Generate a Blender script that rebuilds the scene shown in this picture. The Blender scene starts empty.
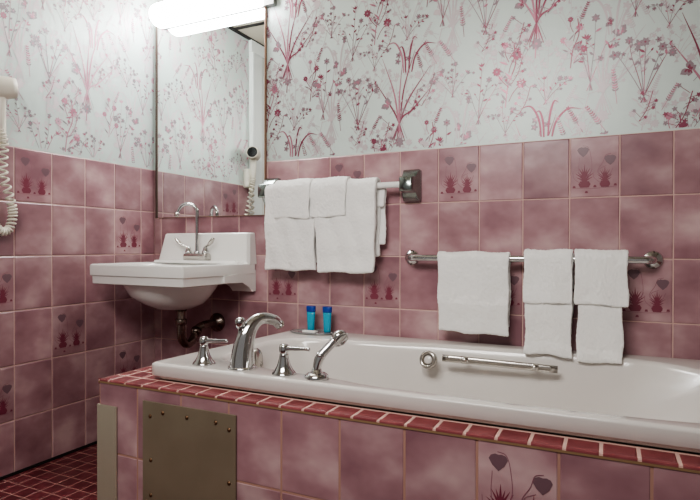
import bpy, bmesh, math, random
from mathutils import Vector, Matrix
PI = math.pi
COL = bpy.context.scene.collection
TW, TH = .1524, .2032            # wall tile 6 x 8 inches
WTOP = 6*TH                      # top of the tiled wainscot
CEIL = 2.12
ROOMX, ROOMY = 3.3, -2.9
DZ = .4796                       # top of the tiled surround
AY = -.908                       # face of the tiled surround
RZ = .512
def rimz(y): return .503+.0269*max(0,-y)   # top of the tub rim, a little higher at the front

# ------------------------------------------------------------------ materials
def srgb(*c):
    return tuple(((v/255)/12.92 if v/255 <= .04045 else ((v/255+.055)/1.055)**2.4) for v in c)+(1,)
def mat(name, color=(200,200,200), rough=.5, metal=0, coat=0, emis=None, estr=0, spec=.5, sheen=0, trans=0, bump=None, var=None):
    m = bpy.data.materials.new(name); m.use_nodes = True
    n, l = m.node_tree.nodes, m.node_tree.links
    b = n['Principled BSDF']
    b.inputs['Base Color'].default_value = srgb(*color)
    b.inputs['Roughness'].default_value = rough
    b.inputs['Metallic'].default_value = metal
    b.inputs['Coat Weight'].default_value = coat
    b.inputs['Specular IOR Level'].default_value = spec
    b.inputs['Sheen Weight'].default_value = sheen
    b.inputs['Transmission Weight'].default_value = trans
    if emis: 
        b.inputs['Emission Color'].default_value = srgb(*emis); b.inputs['Emission Strength'].default_value = estr
    tc = n.new('ShaderNodeTexCoord')
    if bump:
        sc, st, dist = bump
        t = n.new('ShaderNodeTexNoise'); t.inputs['Scale'].default_value = sc; t.inputs['Detail'].default_value = 4
        l.new(tc.outputs['Object'], t.inputs['Vector'])
        bp = n.new('ShaderNodeBump'); bp.inputs['Strength'].default_value = st; bp.inputs['Distance'].default_value = dist
        l.new(t.outputs['Fac'], bp.inputs['Height']); l.new(bp.outputs['Normal'], b.inputs['Normal'])
    if var:
        c2, sc = var
        t = n.new('ShaderNodeTexNoise'); t.inputs['Scale'].default_value = sc; t.inputs['Detail'].default_value = 3
        l.new(tc.outputs['Object'], t.inputs['Vector'])
        mx = n.new('ShaderNodeMix'); mx.data_type = 'RGBA'
        mx.inputs[6].default_value = srgb(*color); mx.inputs[7].default_value = srgb(*c2)
        rp = n.new('ShaderNodeMapRange'); rp.inputs[1].default_value = .19; rp.inputs[2].default_value = .65
        l.new(t.outputs['Fac'], rp.inputs[0]); l.new(rp.outputs[0], mx.inputs[0]); l.new(mx.outputs[2], b.inputs['Base Color'])
    return m

def tile_mat(name, cols, rough, scale, stretch=(1,1,1.35)):
    """mottled glazed tile: cloudy colour, shifted for every tile by the mesh attribute 'tv'"""
    m = bpy.data.materials.new(name); m.use_nodes = True
    n, l = m.node_tree.nodes, m.node_tree.links
    b = n['Principled BSDF']; b.inputs['Roughness'].default_value = rough
    b.inputs['Specular IOR Level'].default_value = .5
    tc = n.new('ShaderNodeTexCoord'); at = n.new('ShaderNodeAttribute'); at.attribute_name = 'tv'
    mp = n.new('ShaderNodeMapping'); mp.inputs['Scale'].default_value = stretch
    l.new(tc.outputs['Object'], mp.inputs[0])
    sc = n.new('ShaderNodeVectorMath'); sc.operation = 'MULTIPLY_ADD'
    l.new(at.outputs['Color'], sc.inputs[0]); sc.inputs[1].default_value = (7,9,11); l.new(mp.outputs[0], sc.inputs[2])
    t = n.new('ShaderNodeTexNoise'); t.inputs['Scale'].default_value = scale; t.inputs['Detail'].default_value = 3.5; t.inputs['Roughness'].default_value = .5
    l.new(sc.outputs[0], t.inputs['Vector'])
    r = n.new('ShaderNodeValToRGB'); l.new(t.outputs['Fac'], r.inputs[0])
    e = r.color_ramp.elements
    e[0].position = .3; e[0].color = srgb(*cols[0]); e[1].position = .72; e[1].color = srgb(*cols[2])
    k = e.new(.5); k.color = srgb(*cols[1])
    sep = n.new('ShaderNodeSeparateColor'); l.new(at.outputs['Color'], sep.inputs[0])
    mr = n.new('ShaderNodeMapRange'); mr.inputs[3].default_value = .9; mr.inputs[4].default_value = 1.08
    l.new(sep.outputs[0], mr.inputs[0])
    hs = n.new('ShaderNodeHueSaturation'); l.new(r.outputs[0], hs.inputs['Color']); l.new(mr.outputs[0], hs.inputs['Value'])
    l.new(hs.outputs[0], b.inputs['Base Color'])
    t2 = n.new('ShaderNodeTexNoise'); t2.inputs['Scale'].default_value = 14
    l.new(tc.outputs['Object'], t2.inputs['Vector'])
    bp = n.new('ShaderNodeBump'); bp.inputs['Strength'].default_value = .12; bp.inputs['Distance'].default_value = .01
    l.new(t2.outputs['Fac'], bp.inputs['Height']); l.new(bp.outputs['Normal'], b.inputs['Normal'])
    return m

M = {}
M['tile'] = tile_mat('glazed mauve tile', ((138,99,107),(162,124,129),(192,162,163)), .3, 6.5)
M['grout'] = mat('pink grout', (208,176,166), .9)
M['mosaic'] = tile_mat('red mosaic tile', ((116,52,58),(130,64,68),(144,80,82)), .3, 20)
M['floor_mosaic'] = tile_mat('dark red mosaic tile', ((84,32,38),(98,40,46),(112,52,56)), .3, 20)
M['mosaic_grout'] = mat('cream grout', (214,178,166), .9)
M['floor_grout'] = mat('brown grout', (168,124,116), .9)
M['edge_grout'] = mat('olive stained grout', (140,112,84), .9)
M['apron_grout'] = mat('brown pink grout', (172,132,118), .9)
M['paper'] = mat('silver green wallpaper', (204,215,210), .4, .1, var=((196,208,203), 3))
M['burg'] = mat('burgundy foil print', (134,66,86), .36, .3)
M['rose'] = mat('rose foil print', (172,116,132), .36, .3)
M['greym'] = mat('grey mauve print', (142,124,130), .4, .25)
M['palep'] = mat('pale pink print', (190,180,182), .4, .2)
M['burgL'] = mat('burgundy foil with painted sheen', (184,124,142), .4, .15)  # left wall copies of the four prints, lamp sheen painted in as paler colour
M['roseL'] = mat('rose foil with painted sheen', (204,158,172), .4, .15)
M['greyL'] = mat('grey print with painted sheen', (150,142,146), .4, .15)
M['paleL'] = mat('pale print with painted sheen', (212,200,203), .4, .1)
M['tburg'] = mat('tile print burgundy', (124,58,74), .3)
M['tgrey'] = mat('tile print grey violet', (120,92,100), .3)
M['tline'] = mat('tile print line', (140,92,106), .3)
M['ceramic'] = mat('white ceramic', (232,231,227), .12, coat=.4)
M['tub'] = mat('white tub enamel', (218,213,208), .16, coat=.3)
M['chrome'] = mat('chrome', (205,205,205), .1, 1)
M['satin'] = mat('worn chrome', (190,186,180), .24, 1)
M['darkchrome'] = mat('dark tarnished chrome', (136,124,116), .22, 1, bump=(30,.3,.01))
M['bracket'] = mat('grey chrome bracket', (150,158,154), .2, 1)
M['steel'] = mat('brushed steel panel', (158,146,126), .36, .35, var=((134,122,104), 4), bump=(6,.12,.01))
M['guard'] = mat('brushed steel strip', (182,174,156), .42, .35)
M['screw'] = mat('brass screw', (120,92,70), .35, .8)
M['acrylic'] = mat('white acrylic bar', (255,255,253), .12, coat=.5)
M['towel'] = mat('white terry cotton', (252,251,248), .95, sheen=.3, bump=(420,.9,.004), spec=.1)
M['towel2'] = mat('white terry cotton band', (247,246,243), .8, sheen=.2, bump=(160,.4,.003), spec=.1)
M['mirror'] = mat('mirror glass', (236,240,238), .01, 1)
M['mframe'] = mat('tarnished mirror edge', (96,84,76), .4, .6)
M['medge'] = mat('brown mirror edge', (150,118,98), .5, .2)
M['lamp'] = mat('white fluorescent diffuser', (255,255,255), .4, emis=(250,252,255), estr=25.0)
M['lampmetal'] = mat('grey lamp tray', (120,120,116), .4, .3)
M['ceil'] = mat('beige ceiling tile', (222,214,196), .9, bump=(60,.4,.005))
M['tbar'] = mat('dark ceiling grid', (44,40,38), .6)
M['wpaint'] = mat('white painted trim', (226,230,228), .4)
M['door'] = mat('painted door', (214,216,210), .5)
M['plastic'] = mat('cream plastic', (226,220,206), .35)
M['black'] = mat('black nozzle', (18,18,18), .5)
M['dark'] = mat('black base gap', (22,16,16), .8)
M['bluecap'] = mat('dark blue cap', (24,62,150), .3)
M['turq'] = mat('turquoise shampoo', (30,160,190), .18, coat=.5)
M['trayglass'] = mat('grey glass tray', (150,150,150), .15, .3)
M['soapwrap'] = mat('white paper wrap', (234,232,228), .5)
M['wall_plain'] = mat('plain wall', (200,196,190), .7)

# ------------------------------------------------------------------ mesh helpers
def link(name, bm, mats, parent=None, smooth=True, bevel=0, subsurf=0, loc=None, auto=False):
    me = bpy.data.meshes.new(name)
    bmesh.ops.recalc_face_normals(bm, faces=bm.faces) if auto is False else None
    bm.to_mesh(me); bm.free()
    if not isinstance(mats, (list, tuple)): mats = [mats]
    for m in mats: me.materials.append(m)
    o = bpy.data.objects.new(name, me); COL.objects.link(o)
    if smooth:
        for p in me.polygons: p.use_smooth = True
    if loc: o.location = loc
    if parent: o.parent = parent
    if bevel:
        b = o.modifiers.new('bevel','BEVEL'); b.width = bevel; b.segments = 3; b.limit_method = 'ANGLE'; b.angle_limit = math.radians(35)
        b.harden_normals = True
    if subsurf:
        s = o.modifiers.new('sub','SUBSURF'); s.levels = subsurf; s.render_levels = subsurf
    return o
def tag(o, label=None, cat=None, group=None, kind=None):
    if label: o['label'] = label
    if cat: o['category'] = cat
    if group: o['group'] = group
    if kind: o['kind'] = kind
    return o
def thing(name, label, cat, loc=(0,0,0), group=None, rz=0):
    o = bpy.data.objects.new(name, None); COL.objects.link(o); o.location = loc; o.rotation_euler = (0,0,rz)
    o.empty_display_size = .05
    return tag(o, label, cat, group)
def box(bm, x0,x1,y0,y1,z0,z1, mi=0):
    vs = [bm.verts.new(p) for p in ((x0,y0,z0),(x1,y0,z0),(x1,y1,z0),(x0,y1,z0),(x0,y0,z1),(x1,y0,z1),(x1,y1,z1),(x0,y1,z1))]
    for f in ((3,2,1,0),(4,5,6,7),(0,1,5,4),(1,2,6,5),(2,3,7,6),(3,0,4,7)):
        fc = bm.faces.new([vs[i] for i in f]); fc.material_index = mi
    return vs
def rings(bm, rs, cap0=True, cap1=True, mi=0, closed=True):
    """skin a list of equal-length vertex loops"""
    V = [[bm.verts.new(p) for p in r] for r in rs]
    n = len(V[0])
    for a, b in zip(V, V[1:]):
        for i in range(n if closed else n-1):
            j = (i+1) % n
            f = bm.faces.new((a[i],a[j],b[j],b[i])); f.material_index = mi
    if cap0: f = bm.faces.new(V[0][::-1]); f.material_index = mi
    if cap1: f = bm.faces.new(V[-1]); f.material_index = mi
    return V
def catmull(P, k=8):
    P = [Vector(p) for p in P]
    out = []
    Q = [2*P[0]-P[1]]+P+[2*P[-1]-P[-2]]
    for i in range(1, len(Q)-2):
        a,b,c,d = Q[i-1:i+3]
        for s in range(k):
            t = s/k
            out.append(.5*((2*b)+(c-a)*t+(2*a-5*b+4*c-d)*t*t+(3*b-3*c+d-a)*t**3))
    out.append(P[-1]); return out
def sweep(bm, pts, rad, seg=16, k=8, mi=0, flat=(1,1), up=None):
    """tube along a smooth curve; rad is one number or one per control point; flat scales the two section axes"""
    if k > 1:
        if not isinstance(rad, (list,tuple)): rad = [rad]*len(pts)
        rr = catmull([(r,0,0) for r in rad], k); rr = [max(v.x,1e-4) for v in rr]
        C = catmull(pts, k)
    else:
        C = [Vector(p) for p in pts]; rr = list(rad) if isinstance(rad,(list,tuple)) else [rad]*len(C)
    T = []
    for i in range(len(C)):
        d = C[min(i+1,len(C)-1)]-C[max(i-1,0)]; T.append(d.normalized())
    u = Vector(up) if up else (Vector((0,0,1)) if abs(T[0].z) < .9 else Vector((1,0,0)))
    u = (u-T[0]*u.dot(T[0])).normalized()
    R = []
    for i, c in enumerate(C):
        u = (u-T[i]*u.dot(T[i])).normalized(); w = T[i].cross(u)
        R.append([c+(u*math.cos(2*PI*j/seg)*flat[0]+w*math.sin(2*PI*j/seg)*flat[1])*rr[i] for j in range(seg)])
    rings(bm, R, mi=mi)
def lathe(bm, prof, c=(0,0,0), axis=(0,0,1), seg=28, mi=0):
    """profile of (radius, height) turned about an axis"""
    a = Vector(axis).normalized(); u = a.orthogonal().normalized(); w = a.cross(u); c = Vector(c)
    R = [[c+a*h+(u*math.cos(2*PI*j/seg)+w*math.sin(2*PI*j/seg))*max(r,1e-4) for j in range(seg)] for r, h in prof]
    rings(bm, R, mi=mi)
def prism(bm, poly, axis, a, b, mi=0):
    """polygon extruded along an axis ('x','y','z'); poly holds the two other coordinates in order"""
    def P(p, t):
        return {'x':(t,p[0],p[1]), 'y':(p[0],t,p[1]), 'z':(p[0],p[1],t)}[axis]
    rings(bm, [[P(p,a) for p in poly],[P(p,b) for p in poly]], mi=mi)
def new(): return bmesh.new()
def setrand(me_o, seed=0): pass

# ------------------------------------------------------------------ printed motifs (flat polygons u,v)
class Print:
    def __init__(s): s.F = []
    def poly(s, pts, m): s.F.append((pts, m))
    def stroke(s, P, w, m, k=6):
        C = catmull([(p[0],p[1],0) for p in P], k) if len(P) > 2 else [Vector((p[0],p[1],0)) for p in P]
        n = len(C); L = []; Rr = []
        for i, c in enumerate(C):
            d = (C[min(i+1,n-1)]-C[max(i-1,0)]).normalized(); t = i/(n-1)
            ww = (w(t) if callable(w) else w)/2
            L.append((c.x-d.y*ww, c.y+d.x*ww)); Rr.append((c.x+d.y*ww, c.y-d.x*ww))
        for i in range(n-1): s.poly([L[i],Rr[i],Rr[i+1],L[i+1]], m)
        return C
    def leaf(s, x, y, a, l, w, m):
        c, n = math.cos(a), math.sin(a)
        s.poly([(x+c*p*l-n*q*w, y+n*p*l+c*q*w) for p, q in ((0,0),(.3,.42),(.6,.45),(1,0),(.6,-.45),(.3,-.42))], m)
    def flower(s, x, y, r, m, n=6, a0=0, c=None):
        for i in range(n):
            s.leaf(x, y, a0+2*PI*i/n, r, r*.62, m)
        if c is not None: s.poly([(x+r*.22*math.cos(a),y+r*.22*math.sin(a)) for a in [PI/3*q for q in range(6)]], c)
BURG, ROSE, GREY, PALE = 0, 1, 2, 3
def m_bundle(p, x, y, s, rnd, a=BURG, b=GREY):       # crossed bunch of long reeds
    for i, (dx, hh, bend) in enumerate(((-.075,.25,-.03),(-.04,.33,-.03),(.0,.30,.012),(.035,.35,.03),(.075,.28,.05),(.10,.20,.03))):
        sx = -dx*.32
        p.stroke([(x+sx*s,y),(x+(dx*.10)*s,y+.09*s),(x+(dx*.5+bend*.1)*s,y+hh*.6*s),(x+(dx+bend)*s,y+hh*s)], lambda t: s*.0062*(math.sin(PI*min(1,t*.9+.08))+.1), a)
        if i in (0,3,5): p.stroke([(x+sx*s+.008,y+.01*s),(x+dx*.2*s,y+.12*s),(x+(dx*.4-.01)*s,y+hh*.45*s)], .0016, b)
    p.flower(x, y-.0*s, .022*s, b, 8, .2, a)
    p.stroke([(x-.002,y-.01*s),(x-.004,y-.05*s)], .004*s, a)
def m_spray(p, x, y, s, rnd, w=.2, h=.26, a=BURG, b=GREY, n=7, fl=6):   # loose branching bouquet
    n = max(4, n-2); lean = rnd.uniform(-.03,.03)
    for i in range(n):
        t = ((i+.5)/n*2-1)+rnd.uniform(-.12,.12)
        tx, ty = x+(t*w*.5+lean)*s, y+(h*rnd.uniform(.72,1.02)-abs(t)**1.5*h*.45)*s
        C = p.stroke([(x-t*.012*s,y-.02*s),(x+(t*w*.2+lean*.3)*s,y+.28*h*s),(x+(t*w*.42+lean*.7)*s,y+.55*h*s),(tx,ty)], lambda q: .0026*s*(1.1-q*.6), a if i % 2 else b)
        for k in range(7, len(C), 2):
            q = C[k]; sg = rnd.choice((-1,1))
            an = math.atan2(ty-y, tx-x)+sg*rnd.uniform(.5,1.2); r = rnd.random()
            if r < .5: p.leaf(q.x, q.y, an, rnd.uniform(.012,.026)*s, .0085*s, a if rnd.random() < .5 else b)
            elif r < .8:
                l = rnd.uniform(.018,.034)*s; ex_, ey = q.x+l*math.cos(an), q.y+l*math.sin(an)
                p.stroke([(q.x,q.y),(ex_,ey)], .0015*s, b)
                if rnd.random() < .5: p.flower(ex_, ey, rnd.uniform(.008,.013)*s, b, 5, rnd.random()*3, a)
                else: p.leaf(ex_, ey, an, .013*s, .006*s, a)
        if i % 2 == 0 or fl > 5: p.flower(tx, ty, rnd.uniform(.012,.018)*s, b, 5+rnd.randint(0,2), rnd.random()*3, a)
        else:
            for k in range(3): p.leaf(tx, ty, PI/2+(k-1)*.7-t*.6, .02*s, .007*s, a)
def m_star(p, x, y, s, rnd, a=BURG, b=GREY):          # tall sprig with starry flowers
    C = p.stroke([(x,y),(x+.01*s,y+.08*s),(x+.035*s,y+.15*s),(x+.03*s,y+.22*s)], .004*s, a)
    for dx,dy,r in ((.04,.18,.019),(-.03,.13,.017),(.055,.08,.019),(.0,.22,.014)):
        p.stroke([(x+.012*s,y+(dy-.06)*s),(x+dx*.5*s,y+(dy-.03)*s),(x+dx*s,y+dy*s)], .0028*s, a)
        p.flower(x+dx*s, y+dy*s, r*s, a, 8, rnd.random(), b)
    for k in range(7):
        p.leaf(x+rnd.uniform(-.01,.03)*s, y+(.02+.026*k)*s, rnd.choice((.6,2.4))+rnd.uniform(-.3,.3), .038*s, .008*s, a if k % 2 else b)
def m_butterfly(p, x, y, s, rnd, a=BURG, b=GREY, rot=.4):
    for an, l, w in ((.5,.026,.022),(-.5,.02,.017),(PI-.5,.026,.022),(PI+.5,.02,.017)):
        p.leaf(x, y, an+rot, l*s, w*s, b)
        p.leaf(x, y, an+rot, l*s*.55, w*s*.5, a)
    p.stroke([(x-.008*s*math.sin(rot)*-1,y-.012*s),(x,y+.014*s)], .003*s, a)
def m_lupin(p, x, y, s, rnd, ang=PI/2, a=BURG, b=GREY, L=.11):
    c, n = math.cos(ang), math.sin(ang)
    p.stroke([(x,y),(x+c*L*s,y+n*L*s)], .002*s, a)
    for k in range(9):
        t = .38+.62*k/8
        for sg in (-1,1): p.leaf(x+c*L*t*s, y+n*L*t*s, ang+sg*.95, (.0135-.009*(t-.38))*s, .0055*s, a if k % 3 else b)
def m_curve(p, x, y, s, rnd, a=BURG, b=GREY):         # low arching reeds
    for dx, h, hook in ((-.03,.12,-.045),(-.01,.10,-.02),(.02,.13,.02),(.05,.10,.055)):
        p.stroke([(x+dx*.4*s,y),(x+dx*.7*s,y+h*.6*s),(x+(dx+hook*.4)*s,y+h*s),(x+(dx+hook*1.2)*s,y+h*.96*s)], lambda t: .0065*s*(math.sin(PI*min(1,.2+.8*t))+.12), a)
    for k in range(3): p.flower(x+rnd.uniform(-.04,.05)*s, y+rnd.uniform(.03,.09)*s, .014*s, b, 5, 0, a)
def m_twig(p, x, y, s, rnd, a=BURG, b=GREY):
    p.stroke([(x-.03*s,y),(x,y+.05*s),(x+.02*s,y+.12*s)], .003*s, a)
    for k in range(8):
        t = k/8; px, py = x+(-.03+.05*t)*s, y+.13*t*s
        an = rnd.choice((.3,2.8))+rnd.uniform(-.4,.4); l = rnd.uniform(.02,.04)*s
        p.stroke([(px,py),(px+l*math.cos(an),py+l*abs(math.sin(an))+.008*s)], .0018*s, a)
        p.flower(px+l*math.cos(an), py+l*abs(math.sin(an))+.008*s, .009*s, b if k % 2 else a, 5, k)
def cell(p, x, y, rnd, A, B):
    """one repeat of the wallpaper, .505 wide and .6 high, half-drop"""
    m_bundle(p, x, y, 1, rnd, A, B)
    m_butterfly(p, x+.262, y+.0, 1, rnd, A, B); m_butterfly(p, x+.232, y+.035, .75, rnd, A, B, 1.2)
    m_butterfly(p, x+.455, y-.15, 1.1, rnd, A, B, 1.0)
    m_spray(p, x+.33, y-.22, 1, rnd, .21, .24, A, B, 8)
    m_spray(p, x+.171, y-.164, .95, rnd, .13, .25, A, B, 6, 4)
    m_spray(p, x+.304, y+.056, .85, rnd, .17, .23, A, B, 6, 4)
    m_star(p, x+.40, y+.09, 1, rnd, A, B)
    m_curve(p, x+.03, y-.336, 1, rnd, A, B)
    m_spray(p, x+.03, y-.20, .7, rnd, .22, .14, A, B, 6, 4)
    m_lupin(p, x+.252, y-.235, 1, rnd, PI/2+.1, A, B); m_lupin(p, x+.225, y-.33, 1, rnd, PI/2+.6, A, B); m_lupin(p, x+.15, y-.32, .9, rnd, PI/2+.5, A, B)
    m_lupin(p, x+.13, y+.03, .8, rnd, PI/2-.4, A, B)
    m_star(p, x+.11, y-.10, .75, rnd, A, B); m_spray(p, x+.40, y+.0, .6, rnd, .2, .2, A, B, 6); m_spray(p, x+.21, y+.16, .65, rnd, .24, .18, A, B, 7)
    m_twig(p, x+.34, y-.30, .8, rnd, A, B); m_twig(p, x+.47, y+.06, .8, rnd, A, B); m_twig(p, x+.06, y+.10, .8, rnd, A, B); m_lupin(p, x+.10, y+.24, .9, rnd, PI/2+.3, A, B); m_lupin(p, x+.38, y-.27, .8, rnd, PI/2-.5, A, B)
    m_spray(p, x-.05, y-.05, .55, rnd, .2, .16, A, B, 6)
    m_twig(p, x+.444, y-.338, 1, rnd, A, B); m_twig(p, x+.12, y+.13, 1, rnd, A, B); m_twig(p, x-.06, y-.13, .8, rnd, A, B)
def wallpaper_print(u0, u1, ou, ov, seed, v0=WTOP+.004, v1=CEIL):
    P = Print()
    for layer in (0, 1):
        for i in range(-8, 9):
            for j in range(-4, 5):
                x = ou+i*.505; y = ov+i*.3+j*.6
                if layer == 0: x += .21; y += .33
                if x < u0-.6 or x > u1+.6 or y < v0-.5 or y > v1+.5: continue
                cell(P, x, y, random.Random(seed+layer), *((BURG,GREY) if layer else (PALE,PALE)))
    out = []
    for k, (pts, m) in enumerate(P.F):                # clip to the wall: keep polygons wholly inside
        if all(u0 < a < u1 and v0 < b < v1 for a, b in pts):
            if m == BURG and (k//40) % 3 == 0: m = ROSE
            out.append((pts, m))
    return out
def tulip_print(x, y):                                # x,y = lower left of a tile; the two-tuft flower picture
    P = Print(); rnd = random.Random(5)
    for cx, hy, hs, s in ((.046,.155,.02,1.0),(.108,.124,.0185,.85)):
        by = .035
        for k in range(11):                           # grass tuft
            a = PI/2+(k-5)*.175; L = (.068-abs(k-5)*.0040+(.006 if k % 2 else 0))*s; bx_ = cx+(k-5)*.0022
            P.stroke([(bx_,by+.002),(bx_+L*.5*math.cos(a)*.75,by+L*.55*math.sin(a)+.004),(bx_+L*math.cos(a),by+L*math.sin(a)*.98+.004)], lambda t: .0125*(1.02-t)*s, 0, 4)
        P.poly([(cx-.013*s,by-.001),(cx+.013*s,by-.001),(cx+.019*s,by+.010),(cx+.013*s,by+.020),(cx-.013*s,by+.020),(cx-.019*s,by+.010)], 0)
        hx = cx-.004 if cx < .08 else cx+.016
        P.poly([(hx+a*1.12,hy+b*1.12) for a, b in ((0,-.017),(.010,-.008),(.016,.004),(.013,.010),(.006,.0125),(0,.0115),(-.006,.013),(-.013,.010),(-.017,.004),(-.011,-.007))], 1)
        sg = 1 if cx < .08 else -1
        P.stroke([(cx+sg*.004,by+.03),(cx+sg*.022,by+.06*s),(hx+sg*.022,hy-.008),(hx+sg*.014,hy+.014),(hx-sg*.002,hy+.019)], .0013, 2)
        P.stroke([(cx-.01,by+.02),(cx-.018,by+.055),(hx-.012,hy-.02)], .0011, 2)
        P.stroke([(cx+.012,by+.03),(cx+.024,by+.06)], .0014, 2)
        P.stroke([(cx-.012,by+.012),(cx-.032,by+.03),(cx-.036,by+.05)], .0011, 2)
    P.stroke([(.01,.033),(.075,.030),(.142,.035)], .001, 2)
    for dx, dy in ((.014,.036),(.078,.037),(.139,.040),(.052,.018)):
        P.poly([(dx-.005,dy-.003),(dx+.005,dy-.003),(dx+.003,dy+.004),(dx-.003,dy+.004)], 0)
    return [([(x+a,y+b) for a, b in pts], m) for pts, m in P.F]

def tiled_mesh(bm, plane, us, vs, decor, cut=None, mi=0, gap=.0016, lift=.0022, mdec=None, seed=0, tv=None):
    """tiles on a plane: plane(u,v,d) gives a 3-D point d in front of the wall; every tile a low bevelled pillow"""
    rnd = random.Random(seed)
    for i in range(len(us)-1):
        for j in range(len(vs)-1):
            a, b, c, d = us[i]+gap, us[i+1]-gap, vs[j]+gap, vs[j+1]-gap
            if cut and cut((a+b)/2, (c+d)/2): continue
            if b-a < .006 or d-c < .006: continue
            e = min(.003, (b-a)*.2)
            lo = [bm.verts.new(plane(*q,0)) for q in ((a,c),(b,c),(b,d),(a,d))]
            hi = [bm.verts.new(plane(*q,lift)) for q in ((a+e,c+e),(b-e,c+e),(b-e,d-e),(a+e,d-e))]
            col = (rnd.random(), rnd.random(), rnd.random(), 1)
            fs = [bm.faces.new(hi)]+[bm.faces.new((lo[k],lo[(k+1)%4],hi[(k+1)%4],hi[k])) for k in range(4)]
            for f in fs:
                f.material_index = mi
                for lp in f.loops: lp[tv] = col
            if (i, j) in decor:
                for n, (pts, m) in enumerate(tulip_print(us[i], vs[j])):
                    v3 = [bm.verts.new(plane(*q, lift+.0003+.000003*n)) for q in pts]
                    f = bm.faces.new(v3); f.material_index = mdec+m
def quad(bm, pts, mi):
    f = bm.faces.new([bm.verts.new(p) for p in pts]); f.material_index = mi
def steps(start, step, lo, hi):
    k = math.ceil((lo-start)/step-1e-6); out = []
    while start+k*step < hi-1e-6: out.append(start+k*step); k += 1
    if not out or out[0]-lo > 1e-4: out = [lo]+out
    return out+[hi]

WALLM = [M['paper'],M['burg'],M['rose'],M['greym'],M['palep'],M['grout'],M['tile'],M['tburg'],M['tgrey'],M['tline']]
def build_wall(name, plane, u0, u1, us, decor, ou, ov, seed, back, extra=()):
    bm = new(); tv = bm.loops.layers.float_color.new('tv')
    quad(bm, [plane(u0,WTOP,0),plane(u1,WTOP,0),plane(u1,CEIL,0),plane(u0,CEIL,0)], 0)
    quad(bm, [plane(u0,0,.001),plane(u1,0,.001),plane(u1,WTOP,.001),plane(u0,WTOP,.001)], 5)
    quad(bm, [plane(u0,WTOP,.001),plane(u1,WTOP,.001),plane(u1,WTOP,0),plane(u0,WTOP,0)], 5)
    # solid wall behind the face
    quad(bm, [plane(u0,0,-.1),plane(u0,CEIL,-.1),plane(u1,CEIL,-.1),plane(u1,0,-.1)], 0)
    for n, (pts, m) in enumerate(wallpaper_print(u0+.002, u1-.002, ou, ov, seed)):
        f = bm.faces.new([bm.verts.new(plane(a,b,.0004+.000007*(n % 83)+(.0003 if m != PALE else 0))) for a, b in pts])
        f.material_index = 1+m
    vs = [k*TH for k in range(7)]
    tiled_mesh(bm, lambda u,v,d: plane(u,v,d+.001), us, vs, decor, mi=6, mdec=7, seed=seed, tv=tv)
    for ex0, ey0 in extra:
        for n, (pts, m) in enumerate(tulip_print(ex0, ey0)):
            if min(q[0] for q in pts) < u0+.002: continue
            f = bm.faces.new([bm.verts.new(plane(a,b,.0035+.000003*n)) for a, b in pts]); f.material_index = 7+m
    o = link(name, bm, [WALLM[0]]+([M['burgL'],M['roseL'],M['greyL'],M['paleL']] if not back else WALLM[1:5])+WALLM[5:], smooth=False, auto=True)  # left wall: same prints, with the lamp sheen in their colour
    return tag(o, kind='structure')

# ------------------------------------------------------------------ the room
JX = .3505                                            # a joint on the back wall
us = steps(JX, TW, 0, ROOMX)
def cx(n): return us.index(min(us, key=lambda q: abs(q-(JX+n*TW))))
dec = {(cx(n),5) for n in (1,4,7,10,13,16)} | {(cx(n),3) for n in (-1,2,5,8,11,14)}
build_wall('wall_back', lambda u,v,d: Vector((u,-d,v)), 0, ROOMX, us, dec, 1.26, 1.256, 11, True)
LY = -.6958
LEND = -.80
ul = steps(LY, TW, LEND, 0)
def cl(m): return ul.index(min(ul, key=lambda q: abs(q-(LY+m*TW)))) if m >= 0 else 0
decl = {(cl(0),5),(cl(3),4),(cl(1),2),(cl(3),1)}
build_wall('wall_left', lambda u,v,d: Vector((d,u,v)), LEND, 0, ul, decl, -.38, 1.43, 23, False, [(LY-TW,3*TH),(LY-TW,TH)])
# the cut tile beside the door casing carries the right half of the picture
bm = new(); box(bm, -.1, 0, ROOMY, LEND, 0, CEIL); tag(link('wall_left_end', bm, M['wall_plain'], smooth=False), kind='structure').name = 'wall_left.001'
# door casing and door in the left wall, past the tiles
bm = new()
box(bm, 0, .022, -.915, LEND, 0, 2.04); box(bm, 0, .022, -1.80, -1.70, 0, 2.04); box(bm, 0, .022, -1.80, LEND, 2.04, 2.115)
box(bm, 0, .03, -.83, LEND-.004, 0, 2.04)
tag(link('trim_1', bm, M['wpaint'], smooth=False, bevel=.004), kind='structure')
bm = new(); box(bm, .001, .012, -1.70, -.915, .01, 2.04)
d1 = tag(link('door_1', bm, M['door'], smooth=False, bevel=.002), kind='structure')
bm = new(); lathe(bm, [(.026,0),(.026,.006),(.011,.01),(.011,.04),(.026,.048),(.028,.062),(.018,.074),(.001,.076)], (.012,-1.62,1.0), (1,0,0))
link('door_knob', bm, M['satin'], d1)
# floor
bm = new(); tv = bm.loops.layers.float_color.new('tv')
quad(bm, [(-.1,ROOMY,0),(ROOMX+.1,ROOMY,0),(ROOMX+.1,.1,0),(-.1,.1,0)], 0)
tiled_mesh(bm, lambda u,v,d: Vector((u,v,d)), steps(.031,.0605,0,ROOMX), steps(-.742,.0605,ROOMY,0), set(),
           cut=lambda u,v: u > 1.2 and v > -.86, mi=1, lift=.0012, gap=.002, seed=4, tv=tv)
tag(link('floor', bm, [M['floor_grout'],M['floor_mosaic']], smooth=False, auto=True), kind='structure')
bm = new(); box(bm, .0035, .0075, LEND, -.001, .0, .012)
tag(link('baseboard_left', bm, M['dark'], smooth=False), kind='structure')
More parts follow.
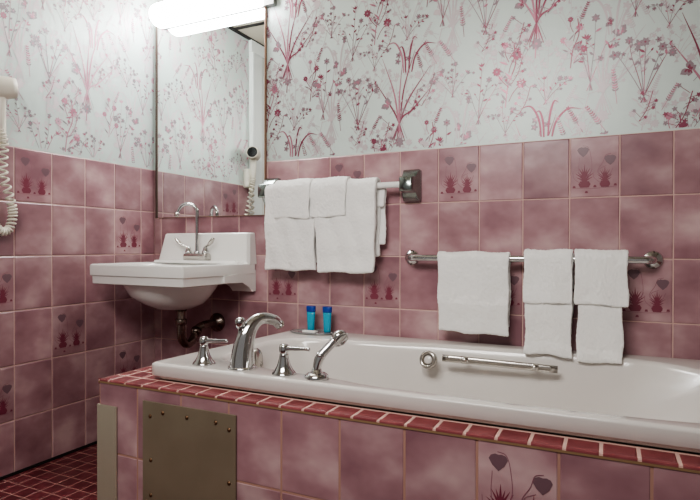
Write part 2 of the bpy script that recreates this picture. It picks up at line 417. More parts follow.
# ceiling: beige boards in a dark grid
bm = new(); box(bm, -.1, ROOMX+.1, ROOMY, .1, CEIL, CEIL+.05)
tag(link('ceiling', bm, M['ceil'], smooth=False), kind='structure')
bm = new()
for y in (-.634, -1.244, -1.854, -2.464): box(bm, 0, ROOMX, y-.012, y+.012, CEIL-.006, CEIL-.0005)
for x in (.012, .62, 1.23, 1.84, 2.45, 3.06): box(bm, x-.012, x+.012, ROOMY, 0, CEIL-.008, CEIL-.0006)
tag(link('trim_2', bm, M['tbar'], smooth=False), kind='structure')
bm = new(); box(bm, ROOMX, ROOMX+.1, ROOMY, .1, 0, CEIL)
tag(link('wall_right', bm, M['wall_plain'], smooth=False), kind='structure')

# ------------------------------------------------------------------ tiled surround of the tub
sur = thing('tub_surround', 'pink tiled bathtub surround edged with red mosaic tile', 'tub surround', (0,0,0))
AX = .846
bm = new(); tv = bm.loops.layers.float_color.new('tv')
# body: plan polygon, left end slightly out of square
plan = [(.702,AY),(ROOMX,AY),(ROOMX,-.006),(.625,-.006)]
ua = steps(AX, TW, .702, ROOMX); va = [.0]+[DZ-TH*k for k in (2,1)]+[DZ-.007]
tiled_mesh(bm, lambda u,v,d: Vector((u,AY-d,v)), ua, va, {(ua.index(min(ua, key=lambda q: abs(q-(AX+6*TW)))),2)}, mi=1, mdec=2, seed=9, tv=tv, gap=.0012)
quad(bm, [(.702,AY-.001,.0),(ROOMX,AY-.001,.0),(ROOMX,AY-.001,DZ-.004),(.702,AY-.001,DZ-.004)], 0)
tiles_front = link('front_panel', bm, [M['apron_grout'],M['tile'],M['tburg'],M['tgrey'],M['tline']], sur, smooth=False, auto=True)
bm = new(); tv = bm.loops.layers.float_color.new('tv')
ex = lambda y: .702-(y-AY)*(-.006/.907)
quad(bm, [(ex(AY),AY,0),(ex(AY),AY,DZ-.004),(ex(-.006),-.006,DZ-.004),(ex(-.006),-.006,0)], 0)
tiled_mesh(bm, lambda u,v,d: Vector((ex(u)-d,u,v)), steps(AY+.03,TW,AY,-.006), va, set(), mi=1, seed=19, tv=tv)
link('end_panel', bm, [M['grout'],M['tile']], sur, smooth=False, auto=True)
bm = new(); tv = bm.loops.layers.float_color.new('tv')
# mosaic top: bedding with an opening for the tub, tiles around it
XO0, XO1, YO0, YO1 = .88, 2.44, -.842, -.03
zb = DZ-.003
for poly in ([(ex(AY),AY),(XO0,AY),(XO0,-.006),(ex(0),-.006)], [(XO0,AY),(ROOMX,AY),(ROOMX,YO0),(XO0,YO0)], [(XO1,YO0),(ROOMX,YO0),(ROOMX,-.006),(XO1,-.006)], [(XO0,YO1),(XO1,YO1),(XO1,-.006),(XO0,-.006)]):
    prism(bm, poly, 'z', zb-.006, zb, mi=0)
MXS = steps(.740,.0622,.702,ROOMX)
rows = [AY-.001, AY+.058] + [AY+.058+.0622*k for k in range(1,14)] + [-.006]
rnd = random.Random(3)
for j in range(len(rows)-1):
    xs = [ex((rows[j]+rows[j+1])/2)] + [x for x in steps(.740,.0622,.62,ROOMX)[1:] if x > ex(rows[j])+.012]
    tiled_mesh(bm, lambda u,v,d: Vector((u,v,zb+d)), xs, [rows[j],rows[j+1]], set(), cut=lambda u,v: XO0 < u < XO1 and YO0 < v < YO1, mi=1, gap=.0034, lift=.0014, seed=j, tv=tv)
# bull-nosed front edge of the first row, with the stained joint below it
x = .702
for a, b in zip(MXS, MXS[1:]):
    a2, b2 = a+.0034, b-.0034
    if b2-a2 < .006: continue
    y0 = AY-.001
    sec = [(y0+.004,DZ-.0013),(y0-.0010,DZ-.0018),(y0-.0030,DZ-.0035),(y0-.0036,DZ-.0068),(y0+.003,DZ-.0068)]
    V0 = [bm.verts.new((a2,p[0],p[1])) for p in sec]; V1 = [bm.verts.new((b2,p[0],p[1])) for p in sec]
    col = (rnd.random(),rnd.random(),rnd.random(),1)
    fs = [bm.faces.new((V0[k],V0[k+1],V1[k+1],V1[k])) for k in range(4)]+[bm.faces.new(V0),bm.faces.new(V1[::-1])]
    for f in fs:
        f.material_index = 1
        for lp in f.loops: lp[tv] = col
box(bm, .701, ROOMX, AY-.0037, AY+.003, DZ-.012, DZ-.0034, mi=0)
box(bm, .701, ROOMX, AY-.0042, AY+.003, DZ-.0120, DZ-.0070, mi=2)
box(bm, .699, .703, AY-.003, AY+.003, DZ-.0155, DZ-.001, mi=1)
link('mosaic_edging', bm, [M['mosaic_grout'],M['mosaic'],M['edge_grout']], sur, smooth=False, auto=True)
# steel access panel and corner strip
ap = thing('access_panel', 'brushed steel access panel screwed to the pink tiled tub surround', 'access panel', (1.024,AY-.004,.2))
bm = new(); box(bm, -.152, .153, -.0045, 0, -.16, .239)
link('plate', bm, M['steel'], ap, smooth=False, bevel=.0012)
for x, z in ((.899,.400),(.943,.414),(1.024,.413),(1.116,.413),(1.157,.401),(.901,.284),(.901,.191),(.901,.09),(1.157,.27),(1.157,.13)):
    bm = new(); lathe(bm, [(.0001,.0035),(.003,.003),(.0052,.001),(.0058,0)], (x-1.024,-.0044,z-.2), (0,-1,0), 14)
    link('screw', bm, M['screw'], ap)
gd = thing('corner_guard', 'narrow brushed steel strip on the left corner of the tiled tub surround', 'corner guard', (.706,AY,.0))
bm = new(); prism(bm, [(-.0055,-.0085),(.068,-.0085),(.068,-.0045),(-.0015,-.0045),(-.0055,.06),(-.009,.06)], 'z', .003, .408)
link('strip', bm, M['guard'], gd, smooth=False)

# ------------------------------------------------------------------ bathtub
def dense(P, k=14):
    P = [Vector((a,b,0)) for a, b in P]; n = len(P); out = []
    for i in range(n):
        a,b,c,d = P[i-1],P[i],P[(i+1)%n],P[(i+2)%n]
        for s in range(k):
            t = s/k; out.append(.5*((2*b)+(c-a)*t+(2*a-5*b+4*c-d)*t*t+(3*b-3*c+d-a)*t**3))
    return [(v.x,v.y) for v in out]
def rrect(x0,x1,y0,y1,r,k=8):
    out = []
    for cx_, cy_, a0 in ((x1-r,y1-r,0),(x0+r,y1-r,PI/2),(x0+r,y0+r,PI),(x1-r,y0+r,1.5*PI)):
        out += [(cx_+r*math.cos(a0+PI/2*i/k), cy_+r*math.sin(a0+PI/2*i/k)) for i in range(k+1)]
    return out
def hit(poly, c, a):
    dx, dy = math.cos(a), math.sin(a); best = None
    for (x0,y0),(x1,y1) in zip(poly, poly[1:]+poly[:1]):
        ex_, ey = x1-x0, y1-y0; den = dx*ey-dy*ex_
        if abs(den) < 1e-12: continue
        t = ((x0-c[0])*ey-(y0-c[1])*ex_)/den; s = ((x0-c[0])*dy-(y0-c[1])*dx)/den
        if t > 0 and -1e-6 <= s <= 1+1e-6 and (best is None or t > best): best = t
    return (c[0]+dx*best, c[1]+dy*best)
CT = (1.66,-.47)
TX0, TX1, TY0, TY1 = .835, 2.53, -.857, -.0075
angs = sorted([2*PI*i/160 for i in range(160)]+[math.atan2(y-CT[1],x-CT[0]) % (2*PI)+d for x, y in ((TX0,TY0),(TX1,TY0),(TX1,TY1),(TX0,TY1)) for d in (-.012,0,.012)])
inner = dense([(.944,-.626),(.918,-.42),(.916,-.33),(.962,-.24),(1.07,-.205),(1.22,-.175),(1.44,-.112),(1.75,-.085),(2.06,-.100),(2.225,-.205),(2.34,-.36),(2.38,-.5),(2.33,-.68),(2.2,-.785),(1.98,-.818),(1.70,-.818),(1.50,-.812),(1.41,-.792),(1.33,-.778),(1.244,-.772),(1.1,-.752),(.99,-.715)])
def ring(poly, z, s=0., re=0., zf=None):
    out = []
    for a in angs:
        x, y = hit(poly, CT, a)
        d = math.hypot(x-CT[0], y-CT[1]); nx, ny = (CT[0]-x)/d, (CT[1]-y)/d
        x += nx*s; y += ny*s*.9
        if re and x > 1.9: x -= re*((x-1.9)/.6)**1.2
        if re and x < 1.3: x += re*.35*((1.3-x)/.4)
        if x < 1.2: x -= .035*(1+y/.857)*max(0,(1.2-x)/.365)           # the left end is a little out of square
        out.append((x, y, z+(rimz(y)-RZ)*max(0,min(1,(z-.30)/.19)) if z > DZ+.013 or z < DZ-.001 else z))
    return out
outer = rrect(TX0,TX1,TY0,TY1,.018)
tub = thing('bathtub', 'long white oval bathtub set into the pink tiled surround', 'bathtub', (0,0,0))
bm = new()
rs = [ring(rrect(TX0+.016,TX1-.016,TY0+.016,TY1-.004,.016), DZ+.0005), ring(rrect(TX0+.014,TX1-.014,TY0+.014,TY1-.004,.016), DZ+.009), ring(rrect(TX0+.003,TX1-.003,TY0+.003,TY1-.003,.016), DZ+.0095), ring(outer, DZ+.0125), ring(outer, RZ-.008),
      ring(rrect(TX0+.0025,TX1-.0025,TY0+.0025,TY1-.0025,.017), RZ-.0025), ring(rrect(TX0+.007,TX1-.007,TY0+.007,TY1-.007,.016), RZ), ring(rrect(TX0+.012,TX1-.012,TY0+.012,TY1-.012,.016), RZ)]
rs.insert(5, ring(outer, RZ-.0055))
mid = ring(inner, RZ, -.012)
# keep the rim between the outer edge and the lip
rs += [mid, ring(inner, RZ-.0015, -.004), ring(inner, RZ-.006, .003), ring(inner, RZ-.016, .009), ring(inner, RZ-.04, .017,.02), ring(inner, RZ-.09, .030,.07),
       ring(inner, RZ-.16, .045,.15), ring(inner, RZ-.25, .062,.26), ring(inner, RZ-.33, .085,.37), ring(inner, RZ-.375, .12,.42), ring(inner, RZ-.39, .19,.44)]
rings(bm, rs, cap0=False)
tubm = link('basin', bm, M['tub'], tub)
bm = new()                                            # overflow cap on the end wall behind the spout
ax_ = Vector((1,.25,.12)).normalized()
lathe(bm, [(.036,0),(.036,.006),(.031,.012),(.012,.015),(.001,.0155)], (.945,-.500,.478), ax_)
for k in range(5): box(bm, .960,.9615,-.516+.007*k,-.513+.007*k,.457,.470)
link('overflow_cap', bm, M['satin'], tub)
bm = new()                                            # ring fitting on the back wall
n_ = Vector((-.10,-1,.22)).normalized()
lathe(bm, [(.030,-.012),(.0305,.002),(.027,.0065),(.021,.006),(.018,.001),(.0178,-.004),(.0001,-.004)], (1.440,-.202,.466), n_, 32)
lathe(bm, [(.0155,-.004),(.014,.001),(.010,.0035),(.0001,.004)], (1.440,-.202,.466), n_, 32, mi=1)
link('water_jet', bm, [M['satin'],M['tub']], tub)
gb = new()                                            # grab bar
g0, g1 = Vector((1.512,-.190,.474)), Vector((1.826,-.152,.462))
dr = (g1-g0).normalized()
sweep(gb, [g0-dr*.012,g0-dr*.004,g0,g1,g1+dr*.004,g1+dr*.012], [.004,.009,.0105,.0105,.009,.004], 14, 3, flat=(1.15,.55))
for q in (g0+dr*.05, g1-dr*.045):
    sweep(gb, [q+Vector((0,.03,-.01)),q], [.009,.0105], 12, 1)
    lathe(gb, [(.0125,-.012),(.0125,.012)], q, dr, 16)
link('grab_bar', gb, M['satin'], tub)

# ------------------------------------------------------------------ tub fittings
def bell(root):
    bm = new(); lathe(bm, [(.031,0),(.031,.003),(.029,.0055),(.0235,.012),(.0175,.024),(.0135,.038),(.0115,.048),(.0125,.0505),(.009,.053)]); link('bell_base', bm, M['chrome'], root)
    bm = new(); lathe(bm, [(.0095,.052),(.0115,.055),(.0125,.060),(.0125,.070),(.0105,.0755),(.0001,.077)])
    link('hub', bm, M['chrome'], root)
def tub_handle(x, y, rz, label):
    t = thing('tub_faucet_handle', label, 'faucet handle', (x,y,rimz(y)+.0005), rz=rz)
    bell(t)
    bm = new(); sweep(bm, [(.008,0,.0655),(.03,0,.0665),(.058,0,.068),(.074,0,.0685)], [.0062,.0050,.0042,.0046], 12, 6)
    link('lever', bm, M['chrome'], t)
tub_handle(.986,-.806, .10, 'chrome bell-shaped lever handle left of the tub spout')
tub_handle(1.249,-.812, .0, 'chrome bell-shaped lever handle right of the tub spout')
sp = thing('tub_spout', 'tall arched chrome tub spout with a small knob at its back', 'tub spout', (1.112,-.802,rimz(-.802)+.0005), rz=1.15)
bm = new()
sweep(bm, [(0,0,0),(0,0,.006),(.003,0,.045),(.012,0,.085),(.032,0,.115),(.060,0,.128),(.098,0,.121),(.118,0,.106)],
      [.036,.034,.030,.025,.0195,.016,.0145,.0135], 24, 8, flat=(1,.92), up=(1,0,0))
lathe(bm, [(.0375,0),(.038,.003),(.036,.007)], (0,0,0))
link('spout_body', bm, M['chrome'], sp)
bm = new(); sweep(bm, [(.0,0,.085),(-.004,0,.100),(-.005,0,.110)], [.012,.008,.0085], 14, 4)
lathe(bm, [(.0085,0),(.0125,.008),(.0145,.016),(.0135,.023),(.008,.028),(.0001,.029)], (-.005,0,.108), (-.1,0,1))
link('diverter_knob', bm, M['chrome'], sp)
bm = new(); lathe(bm, [(.0135,0),(.0135,.008),(.010,.009),(.0001,.007)], (.1165,0,.1085), (.62,0,-.75)); link('aerator', bm, M['satin'], sp)
hs = thing('hand_shower', 'chrome hand shower resting in a round holder on the tub rim', 'hand shower', (1.348,-.820,rimz(-.82)+.0005), rz=.75)
bm = new(); lathe(bm, [(.029,0),(.030,.004),(.0285,.010),(.022,.0145),(.013,.016),(.012,.024)]); link('holder', bm, M['chrome'], hs)
bm = new()
sweep(bm, [(0,0,.014),(.001,0,.03),(.008,0,.052),(.018,0,.064),(.034,0,.080),(.046,0,.093)], [.0095,.0105,.012,.0115,.0105,.0105], 16, 6)
lathe(bm, [(.0125,-.003),(.0125,.004)], (.010,0,.055), (.5,0,.8), 16)
link('handle', bm, M['chrome'], hs)
bm = new(); hx = Vector((.060,.004,.096)); hd = Vector((.30,-.75,-.45)).normalized()
lathe(bm, [(.0001,-.016),(.010,-.0155),(.018,-.011),(.0225,-.002),(.0225,.006),(.019,.009),(.018,.006),(.0001,.006)], hx, hd, 24)
link('spray_head', bm, M['chrome'], hs)

# soap tray with bottles
tr = thing('soap_tray', 'flat oval grey tray on the back rim of the bathtub', 'tray', (.930,-.095,rimz(-.085)+.0012))
bm = new()
el = lambda s, z, d=0: [(s*.098*math.cos(2*PI*i/48), s*.055*math.sin(2*PI*i/48), z) for i in range(48)]
rings(bm, [el(.82,.0),el(.97,.003),el(1.0,.0065),el(.97,.0075),el(.88,.005),el(.80,.0042)]); link('dish', bm, M['trayglass'], tr)
for i, (x, y, lb) in enumerate(((.913,-.075,'left blue-capped turquoise shampoo bottle on the oval tray'),(.984,-.070,'right blue-capped turquoise shampoo bottle on the oval tray'))):
    if i == 0:
        b0 = thing('shampoo_bottle', lb, 'bottle', (x,y,rimz(-.085)+.0062), 'miniature bottles on the tub tray')
        bm = new()
        def sec(w, d, z): return [(w*math.copysign(abs(math.cos(t))**.8, math.cos(t)), d*math.copysign(abs(math.sin(t))**.8, math.sin(t)), z) for t in [2*PI*q/24 for q in range(24)]]
        rings(bm, [sec(.0125,.010,0),sec(.0145,.0115,.003),sec(.0155,.0118,.03),sec(.0175,.0112,.066),sec(.0182,.0105,.0775)])
        pb = link('bottle_body', bm, M['turq'], b0)
        bm = new(); rings(bm, [sec(.0182,.0115,.0775),sec(.0195,.0125,.079),sec(.0200,.0125,.0985),sec(.0185,.011,.1005)])
        pc = link('cap', bm, M['bluecap'], b0)
    else:
        b1 = b0.copy(); COL.objects.link(b1); b1.location = (x,y,rimz(-.085)+.0062); b1['label'] = lb
        for ch in (pb, pc):
            c = ch.copy(); COL.objects.link(c); c.parent = b1
bm = new(); box(bm, -.030,.030,-.012,.012,0,.008)
tag(link('wrapped_soap', bm, M['soapwrap'], smooth=True, bevel=.003, loc=(.932,-.118,rimz(-.085)+.0066)), 'small white wrapped soap bar lying on the oval tray', 'soap')

# ------------------------------------------------------------------ sink
sk = thing('wall_sink', 'white wall-hung ceramic sink with a tall back ledge', 'sink', (0,0,.779))
bm = new(); SC = (.325,-.235)
sa = sorted([2*PI*i/96 for i in range(96)]+[math.atan2(y-SC[1],x-SC[0]) % (2*PI)+d for x, y in ((.070,-.432),(.585,-.432),(.612,-.02),(.072,-.02)) for d in (-.03,0,.03)])
def sring(poly, z): return [(*hit(poly, SC, a), z) for a in sa]
def squad(i, j=0): return [(.070+i,-.428+i),(.300,-.438+i),(.583-i,-.444+i),(.600-i,-.012),(.074+i,-.012)]
def ell(rx, ry, cx_=SC[0], cy_=SC[1], p=2.0): return [(cx_+rx*math.copysign(abs(math.cos(t))**(2/p),math.cos(t)), cy_+ry*math.copysign(abs(math.sin(t))**(2/p),math.sin(t))) for t in [2*PI*q/72 for q in range(72)]]
rings(bm, [sring(ell(.035,.035,.345,-.225),-.195), sring(ell(.085,.075,.34,-.228),-.188), sring(ell(.14,.115,.335,-.23),-.165), sring(ell(.18,.145),-.135), sring(ell(.203,.16),-.105), sring(ell(.215,.17),-.085),
           sring(squad(.012),-.083), sring(squad(.007),-.080), sring(squad(.006),-.052), sring(squad(.0055),-.050), sring(squad(.0005),-.0465), sring(squad(.0),-.010), sring(squad(.0015),-.004), sring(squad(.007),0),
           sring(squad(.018),.0), sring(squad(.024),-.003), sring(ell(.228,.155,.33,-.245,3.2),-.006), sring(ell(.222,.15,.33,-.245,3.2),-.012), sring(ell(.205,.138,.33,-.245,2.8),-.05), sring(ell(.17,.115,.33,-.245),-.11), sring(ell(.09,.07,.335,-.24),-.150), sring(ell(.02,.02,.34,-.235),-.155)])
# back ledge: thick slab with raked ends, and the skirt below it against the wall
def slab(bm, z0, z1, a0, a1, b0, b1, yf0, yf1, n=5):
    R = []
    for k in range(n):
        t = k/(n-1); z = z0+(z1-z0)*t
        x0, x1, yf = a0+(a1-a0)*t, b0+(b1-b0)*t, yf0+(yf1-yf0)*t
        R.append([(x0,-.004,z),(x0,yf+.012,z),(x0+.010,yf,z),(x1-.010,yf,z),(x1,yf+.012,z),(x1,-.004,z)])
    rings(bm, R)
slab(bm, -.006, .126, .078, .110, .600, .591, -.066, -.052)
slab(bm, -.003, .010, .098, .104, .578, .572, -.118, -.112, 2)
slab(bm, .126, .132, .110, .114, .591, .587, -.052, -.046, 2)
prism(bm, [(-.004,-.125),(-.032,-.125),(-.052,-.105),(-.10,-.082),(-.22,-.078),(-.22,-.05),(-.004,-.03)], 'x', .490, .596)
prism(bm, [(-.004,-.125),(-.032,-.125),(-.052,-.105),(-.10,-.082),(-.22,-.078),(-.22,-.05),(-.004,-.03)], 'x', .076, .18)
sink = link('ceramic_bowl', bm, M['ceramic'], sk, bevel=.005)
bm = new(); lathe(bm, [(.02,-.003),(.02,.0015),(.012,.002),(.0001,.0005)], (.34,-.235,-.154)); link('drain', bm, M['satin'], sk)
bm = new(); lathe(bm, [(.006,0),(.006,.003),(.0001,.004)], (.560,-.0335,-.110), (0,-1,.2)); link('mounting_bolt', bm, M['darkchrome'], sk)
# sink tap
fa = thing('sink_faucet', 'chrome gooseneck faucet with two blade handles on the sink', 'faucet', (.336,-.085,.7897))
bm = new()
P = rrect(-.066,.066,-.022,.022,.012)
rings(bm, [[(a,b,0) for a,b in P],[(a,b,.022) for a,b in P],[(a*.97,b*.93,.028) for a,b in P],[(a*.9,b*.75,.030) for a,b in P]])
link('base', bm, M['satin'], fa)
bm = new(); lathe(bm, [(.014,.027),(.014,.036),(.010,.040)])
R_ = .034
pts = [(0,0,.025),(0,0,.09),(0,0,.165),(0,0,.205)]+[(-R_+R_*math.cos(a), -.6*R_+.6*R_*math.cos(a), .212+R_*1.1*math.sin(a)) for a in (.35,.8,1.25,1.65,2.1,2.6)]+[(-.070,-.044,.213),(-.073,-.046,.204)]
sweep(bm, pts, .0078, 16, 6)
link('gooseneck_spout', bm, M['chrome'], fa)
bm = new(); e0 = Vector((-.0725,-.046,.210)); lathe(bm, [(.008,-.002),(.0112,.002),(.0112,.016),(.0085,.018),(.0001,.016)], e0, (-.15,-.1,-1), 18)
link('aerator', bm, M['satin'], fa)
for s in (-1, 1):
    bm = new(); lathe(bm, [(.0155,.027),(.015,.040),(.011,.045),(.0105,.053),(.007,.058),(.0001,.060)], (s*.048,0,0)); hb = link('valve_hub', bm, M['chrome'], fa)
    bm = new(); sweep(bm, [(s*.046,-.004,.056),(s*.060,-.007,.062),(s*.076,-.012,.068),(s*.092,-.016,.080),(s*.106,-.018,.096)], [.006,.007,.009,.0115,.008], 14, 5, flat=(.6,1.0), up=(0,0,1))
    link('blade_handle', bm, M['satin'], hb)
# trap
tp = thing('drain_trap', 'dark chrome drain trap bending from the sink to the wall', 'drain pipe', (0,0,0))
bm = new(); X, Y = .380,-.234
sweep(bm, [(X,Y,.595),(X,Y,.55),(X,Y,.50),(X+.0,Y+.006,.462),(X,Y+.032,.437),(X,Y+.062,.441),(X-.006,Y+.088,.462),(X-.010,Y+.108,.487),(X+.000,Y+.135,.502),(X+.004,Y+.175,.506),(X+.006,-.008,.506)], .0175, 18, 6)
link('pipe', bm, M['darkchrome'], tp)
bm = new(); lathe(bm, [(.036,0),(.036,-.006),(.026,-.012),(.022,-.02)], (X,Y,.600))
lathe(bm, [(.022,-.012),(.0235,-.009),(.0235,.009),(.022,.012)], (X,Y,.535), (0,0,1)); link('slip_nut', bm, M['darkchrome'], tp)
bm = new(); lathe(bm, [(.0225,-.01),(.0235,.0),(.0225,.014)], (X-.008,Y+.100,.478), (-.1,.7,.8)); link('slip_nut', bm, M['darkchrome'], tp)
bm = new(); lathe(bm, [(.042,0),(.042,.005),(.034,.013),(.024,.018),(.0195,.026)], (X+.006,-.0045,.506), (0,-1,0)); link('wall_flange', bm, M['darkchrome'], tp)

# ------------------------------------------------------------------ mirror and lamp
mr = thing('wall_mirror', 'tall frameless wall mirror above the sink, its edges tarnished brown', 'mirror', (0,0,.988))
bm = new(); box(bm, .036,.648,-.0165,-.0125,0,.93); link('glass', bm, M['mirror'], mr, smooth=False)
bm = new(); box(bm, .034,.650,-.0125,-.0045,-.002,.93); link('backing', bm, M['medge'], mr, smooth=False)
bm = new(); box(bm, .024,.036,-.019,-.0045,-.003,.93); link('side_channel', bm, M['mframe'], mr, smooth=False)
bm = new(); box(bm, .648,.6515,-.0175,-.0045,-.003,.93); link('side_channel', bm, M['medge'], mr, smooth=False)
lp = thing('wall_lamp', 'long white fluorescent lamp glowing above the mirror', 'lamp', (.082,-.0045,1.872))
bm = new()
def lsec(x, s): 
    P = [(-.022,.010),(-.055,-.004),(-.090,.0),(-.116,.022),(-.124,.052),(-.112,.082),(-.085,.102),(-.045,.108),(-.022,.105)]
    P = catmull([(a,b,0) for a, b in P], 4)
    return [(x, -.07+(p.x+.07)*s, .052+(p.y-.052)*s) for p in P]
rings(bm, [lsec(.0,.72),lsec(.004,.86),lsec(.013,.95),lsec(.03,1),lsec(.555,1),lsec(.567,.95),lsec(.572,.8)])
link('diffuser', bm, M['lamp'], lp)
bm = new(); box(bm, -.010,.62,-.024,0,.012,.100); link('lamp_tray', bm, M['lampmetal'], lp, smooth=False, bevel=.002)

# ------------------------------------------------------------------ towel bars
b1 = thing('towel_bar', 'upper white towel bar held between square grey brackets', 'towel bar', (0,0,1.083))
bm = new(); sweep(bm, [(.690,-.072,0),(1.30,-.072,0)], .0115, 20, 1); link('bar', bm, M['acrylic'], b1)
for x in (.690, 1.318):
    bm = new()
    # square plate, concave throat, square socket
    R = []
    for y, h, w in ((-.0045,.060,.034),(-.022,.060,.034),(-.026,.057,.033),(-.034,.052,.031),(-.046,.042,.029),(-.054,.033,.027),(-.060,.028,.026),(-.090,.0275,.025),(-.094,.024,.022)):
        zc = 0 if y > -.02 else .0
        R.append([(x+a,y,b+zc) for a, b in rrect(-w,w,-h,h,.005,3)])
    rings(bm, R); link('bracket', bm, M['bracket'], b1, bevel=.0)
b2 = thing('towel_bar', 'lower chrome towel bar with round wall flanges above the tub', 'towel bar', (0,0,.810))
bm = new(); sweep(bm, [(1.316,-.012,0),(1.319,-.040,0),(1.333,-.058,0),(1.37,-.064,0),(1.5,-.064,0),(1.9,-.064,0),(2.080,-.064,0),(2.107,-.058,0),(2.120,-.040,0),(2.123,-.012,0)], .0125, 18, 8)
link('bar', bm, M['chrome'], b2)
for x in (1.316, 2.123):
    bm = new(); lathe(bm, [(.029,0),(.029,.004),(.026,.009),(.020,.012),(.0145,.020)], (x,-.0045,0), (0,-1,0)); fl = link('flange', bm, M['chrome'], b2)
    for z in (.023,-.023):
        bm = new(); lathe(bm, [(.0055,0),(.005,.003),(.0001,.0045)], (x,-.0115,z), (0,-1,0), 12); link('screw', bm, M['darkchrome'], fl)

# ------------------------------------------------------------------ towels
def towel(name, label, cat, group, x0, x1, yb, zb, r, front, back, th, seed, taper=0, band=None, wav=.004, hem=.6, slant=0, gapb=.0, out=0):
    """a cloth folded over a bar: centre line up the back, over the bar, down the front"""
    rnd = random.Random(seed); ph = [rnd.uniform(0,6.28) for _ in range(8)]
    prof = []
    nb = max(4, int(back/.018))
    for k in range(nb): prof.append((yb+r+gapb, zb-back+back*k/nb, 'b'))
    for k in range(9):
        a = PI*k/8; prof.append((yb+r*math.cos(a), zb+r*math.sin(a), 't'))
    nf = int(front/.014)
    for k in range(1, nf+1): prof.append((yb-r, zb-front*k/nf, 'f'))
    nx = 26; V = []
    bm = new()
    for j, (y, z, s) in enumerate(prof):
        row = []
        dn = max(0, (zb-z))
        for i in range(nx+1):
            t = i/nx; x = x0+(x1-x0)*t
            x += (t-.5)*taper*dn*(1 if s == 'f' else .6)
            x += .0022*math.sin(z*38+ph[0]+ (3 if t > .5 else 0))*abs(t-.5)*2
            w = wav*min(1, dn/.12)
            yy = y
            if s == 'f': yy += -w*(.5+.5*math.sin(x*34+ph[1])) - w*.6*math.sin(x*71+z*22+ph[2]) - .25*w*math.sin(z*60+ph[3]) + min(.010, dn*.035) - out*min(1, dn/front)
            elif s == 'b': yy += w*.3*math.sin(x*30+ph[4])
            zz = z
            if s == 'f': zz += (slant*(t-.5)+.0025*math.sin(x*40+ph[5]))*min(1, dn/front)
            if s == 't': zz += .0016*math.sin(x*45+ph[6])
            row.append(bm.verts.new((x, yy, zz)))
        V.append(row)
    for a, b in zip(V, V[1:]):
        for i in range(nx): bm.faces.new((a[i],a[i+1],b[i+1],b[i]))
    if band:                                          # woven band across the lower end
        lo = zb-front
        for f in bm.faces:
            c = f.calc_center_median()
            if c.y < yb-r*.5 and lo+band[0] < c.z < lo+band[1]: f.material_index = 1
    o = link(name, bm, [M['towel'],M['towel2']])
    s = o.modifiers.new('thick','SOLIDIFY'); s.thickness = th; s.offset = 0; s.use_even_offset = True
    ss = o.modifiers.new('sub','SUBSURF'); ss.levels = ss.render_levels = 2
    tx = bpy.data.textures.new('terry','CLOUDS'); tx.noise_scale = .009; tx.noise_depth = 2
    d = o.modifiers.new('nap','DISPLACE'); d.texture = tx; d.strength = .004; d.mid_level = .5
    tx2 = bpy.data.textures.new('rumple','CLOUDS'); tx2.noise_scale = .07; tx2.noise_depth = 1
    d = o.modifiers.new('rumple','DISPLACE'); d.texture = tx2; d.strength = .006; d.mid_level = .5
    return tag(o, label, cat, group)
YB1, ZB1, YB2, ZB2 = -.072, 1.083, -.064, .810
towel('bath_towel', 'thick white bath towel on the upper bar, beside the mirror', 'towel', 'bath towels on the upper bar', .706,.934,YB1,ZB1,.022,.330,.30,.017,1, taper=.03, wav=.004)
towel('bath_towel', 'wide white bath towel on the upper bar, nearest the square bracket', 'towel', 'bath towels on the upper bar', .938,1.205,YB1,ZB1,.022,.335,.27,.019,2, taper=-.07, wav=.005)
towel('washcloth', 'small white washcloth laid over the bath towel nearest the mirror', 'towel', 'washcloths on the upper bar', .757,.925,YB1,ZB1,.038,.118,.08,.008,3, wav=.003, slant=-.004)
towel('washcloth', 'small white washcloth laid over the wider bath towel', 'towel', 'washcloths on the upper bar', .929,1.083,YB1,ZB1,.038,.116,.08,.008,4, wav=.003, slant=.006)
towel('hand_towel', 'small white towel hanging behind the wider bath towel on the upper bar', 'towel', None, 1.08,1.222,YB1+.022,ZB1-.02,.008,.06,.205,.008,8, wav=.010)
towel('hand_towel', 'single white hand towel without a washcloth on the lower bar', 'towel', 'hand towels on the lower bar', 1.437,1.690,YB2,ZB2,.018,.264,.24,.012,5, taper=-.03, band=(.10,.125), wav=.003, slant=-.004)
towel('hand_towel', 'long white hand towel on the lower bar, middle of the three hanging there', 'towel', 'hand towels on the lower bar', 1.744,1.889,YB2,ZB2,.017,.314,.25,.012,6, band=(.02,.04), wav=.003, slant=-.006, out=.040)
towel('hand_towel', 'long white hand towel nearest the right end of the lower bar', 'towel', 'hand towels on the lower bar', 1.903,2.036,YB2,ZB2,.017,.324,.25,.012,7, band=(.02,.04), wav=.003, out=.040)
towel('washcloth', 'white washcloth folded over the middle hand towel on the lower bar', 'towel', 'washcloths on the lower bar', 1.738,1.889,YB2,ZB2,.029,.144,.10,.008,9, wav=.003, out=.018)
towel('washcloth', 'white washcloth folded over the rightmost hand towel on the lower bar', 'towel', 'washcloths on the lower bar', 1.896,2.050,YB2,ZB2,.029,.144,.10,.008,10, wav=.003, out=.018)

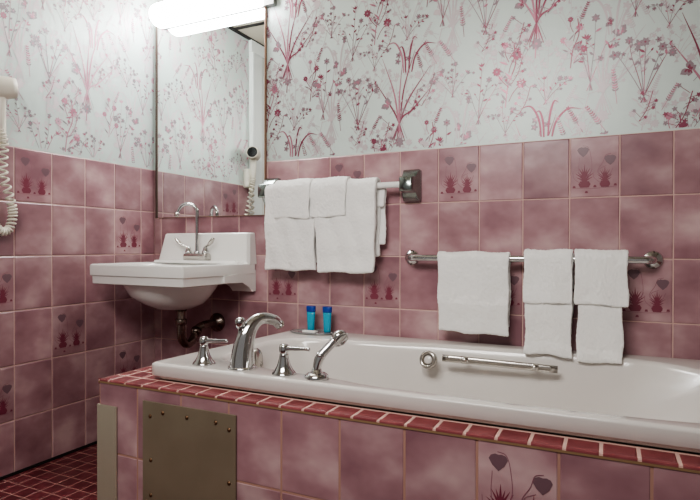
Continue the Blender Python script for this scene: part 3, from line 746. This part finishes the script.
# ------------------------------------------------------------------ hair dryer
hd_ = thing('hair_dryer', 'cream wall-mounted hair dryer with a coiled cord beside the door casing', 'hair dryer', (.0,-.777,1.26))
bm = new(); P = rrect(-.034,.034,-.055,.06,.012)
rings(bm, [[(.002,a,b) for a,b in P],[(.03,a,b) for a,b in P],[(.037,a*.88,b*.92) for a,b in P]]); link('wall_cradle', bm, M['plastic'], hd_)
bm = new()
sweep(bm, [(.050,.004,.18),(.051,.004,.15),(.050,.0,.135)], [.02,.025,.02], 16, 4)
lathe(bm, [(.0001,-.048),(.024,-.046),(.037,-.033),(.041,-.012),(.040,.012),(.037,.030),(.035,.046),(.0325,.046),(.030,.033)], (.054,0,.150), (.35,.85,.1), 26)
link('dryer_body', bm, M['plastic'], hd_)
bm = new(); lathe(bm, [(.031,.040),(.0001,.040)], (.054,0,.150), (.35,.85,.1), 26); link('nozzle', bm, M['black'], hd_)
bm = new(); sweep(bm, [(.050,0,.138),(.050,0,.09),(.050,0,.03),(.050,0,.0)], [.022,.021,.018,.013], 16, 5, flat=(1,.8)); link('handle', bm, M['plastic'], hd_)
bm = new()
def coil(path, turns, r, w):
    C = catmull(path, 60); N = turns*10; pts = []
    for k in range(N+1):
        t = k/N*(len(C)-1); i = min(int(t), len(C)-2); c = C[i].lerp(C[i+1], t-i); d = (C[i+1]-C[i]).normalized()
        u = Vector((1,0,0)); u = (u-d*u.dot(d)).normalized(); v = d.cross(u); a = 2*PI*turns*k/N
        pts.append(c+(u*math.cos(a)+v*math.sin(a))*r)
    sweep(bm, pts, w, 6, 1)
coil([(.050,0,.0),(.05,.012,-.05),(.035,.02,-.15),(.032,.050,-.25),(.032,.056,-.30),(.032,.040,-.350),(.032,.008,-.355),(.032,-.016,-.31),(.032,-.014,-.2),(.030,-.016,-.055)], 36, .013, .0042)
link('coiled_cord', bm, M['plastic'], hd_)

# ------------------------------------------------------------------ light
def area(name, loc, target, sx, sy, power, color):
    d = bpy.data.lights.new(name, 'AREA'); d.shape = 'RECTANGLE'; d.size = sx; d.size_y = sy; d.energy = power; d.color = color
    o = bpy.data.objects.new(name, d); COL.objects.link(o); o.location = loc
    if name == 'room_light': d.spread = math.radians(125)
    o.rotation_euler = (Vector(target)-Vector(loc)).to_track_quat('-Z','Y').to_euler(); return o
area('room_light', (1.45,-2.0,1.95), (1.15,-.1,.8), 1.0, .6, 14, (1,.97,.94))
w = bpy.data.worlds.new('World'); bpy.context.scene.world = w; w.use_nodes = True
w.node_tree.nodes['Background'].inputs[0].default_value = (1,.96,.93,1); w.node_tree.nodes['Background'].inputs[1].default_value = .19

# ------------------------------------------------------------------ camera
cd = bpy.data.cameras.new('camera'); cam = bpy.data.objects.new('camera', cd); COL.objects.link(cam)
yaw, pitch, roll = math.radians(25.3126), math.radians(-.3193), math.radians(.1122)
fw = Vector((-math.sin(yaw)*math.cos(pitch), math.cos(yaw)*math.cos(pitch), math.sin(pitch)))
rt = Vector((math.cos(yaw), math.sin(yaw), 0)); up = rt.cross(fw)
r2 = rt*math.cos(roll)+up*math.sin(roll); u2 = -rt*math.sin(roll)+up*math.cos(roll)
mw = Matrix((r2, u2, -fw)).transposed().to_4x4(); mw.translation = Vector((1.9956,-1.9988,.8494))
cam.matrix_world = mw
cd.sensor_width = 36; cd.lens = 547.46/700*36; cd.clip_start = .05
bpy.context.scene.camera = cam
bpy.context.scene.view_settings.view_transform = 'AgX'
bpy.context.scene.view_settings.look = 'AgX - Medium High Contrast'
bpy.context.scene.view_settings.exposure = .42
bpy.context.scene.cycles.max_bounces = 8
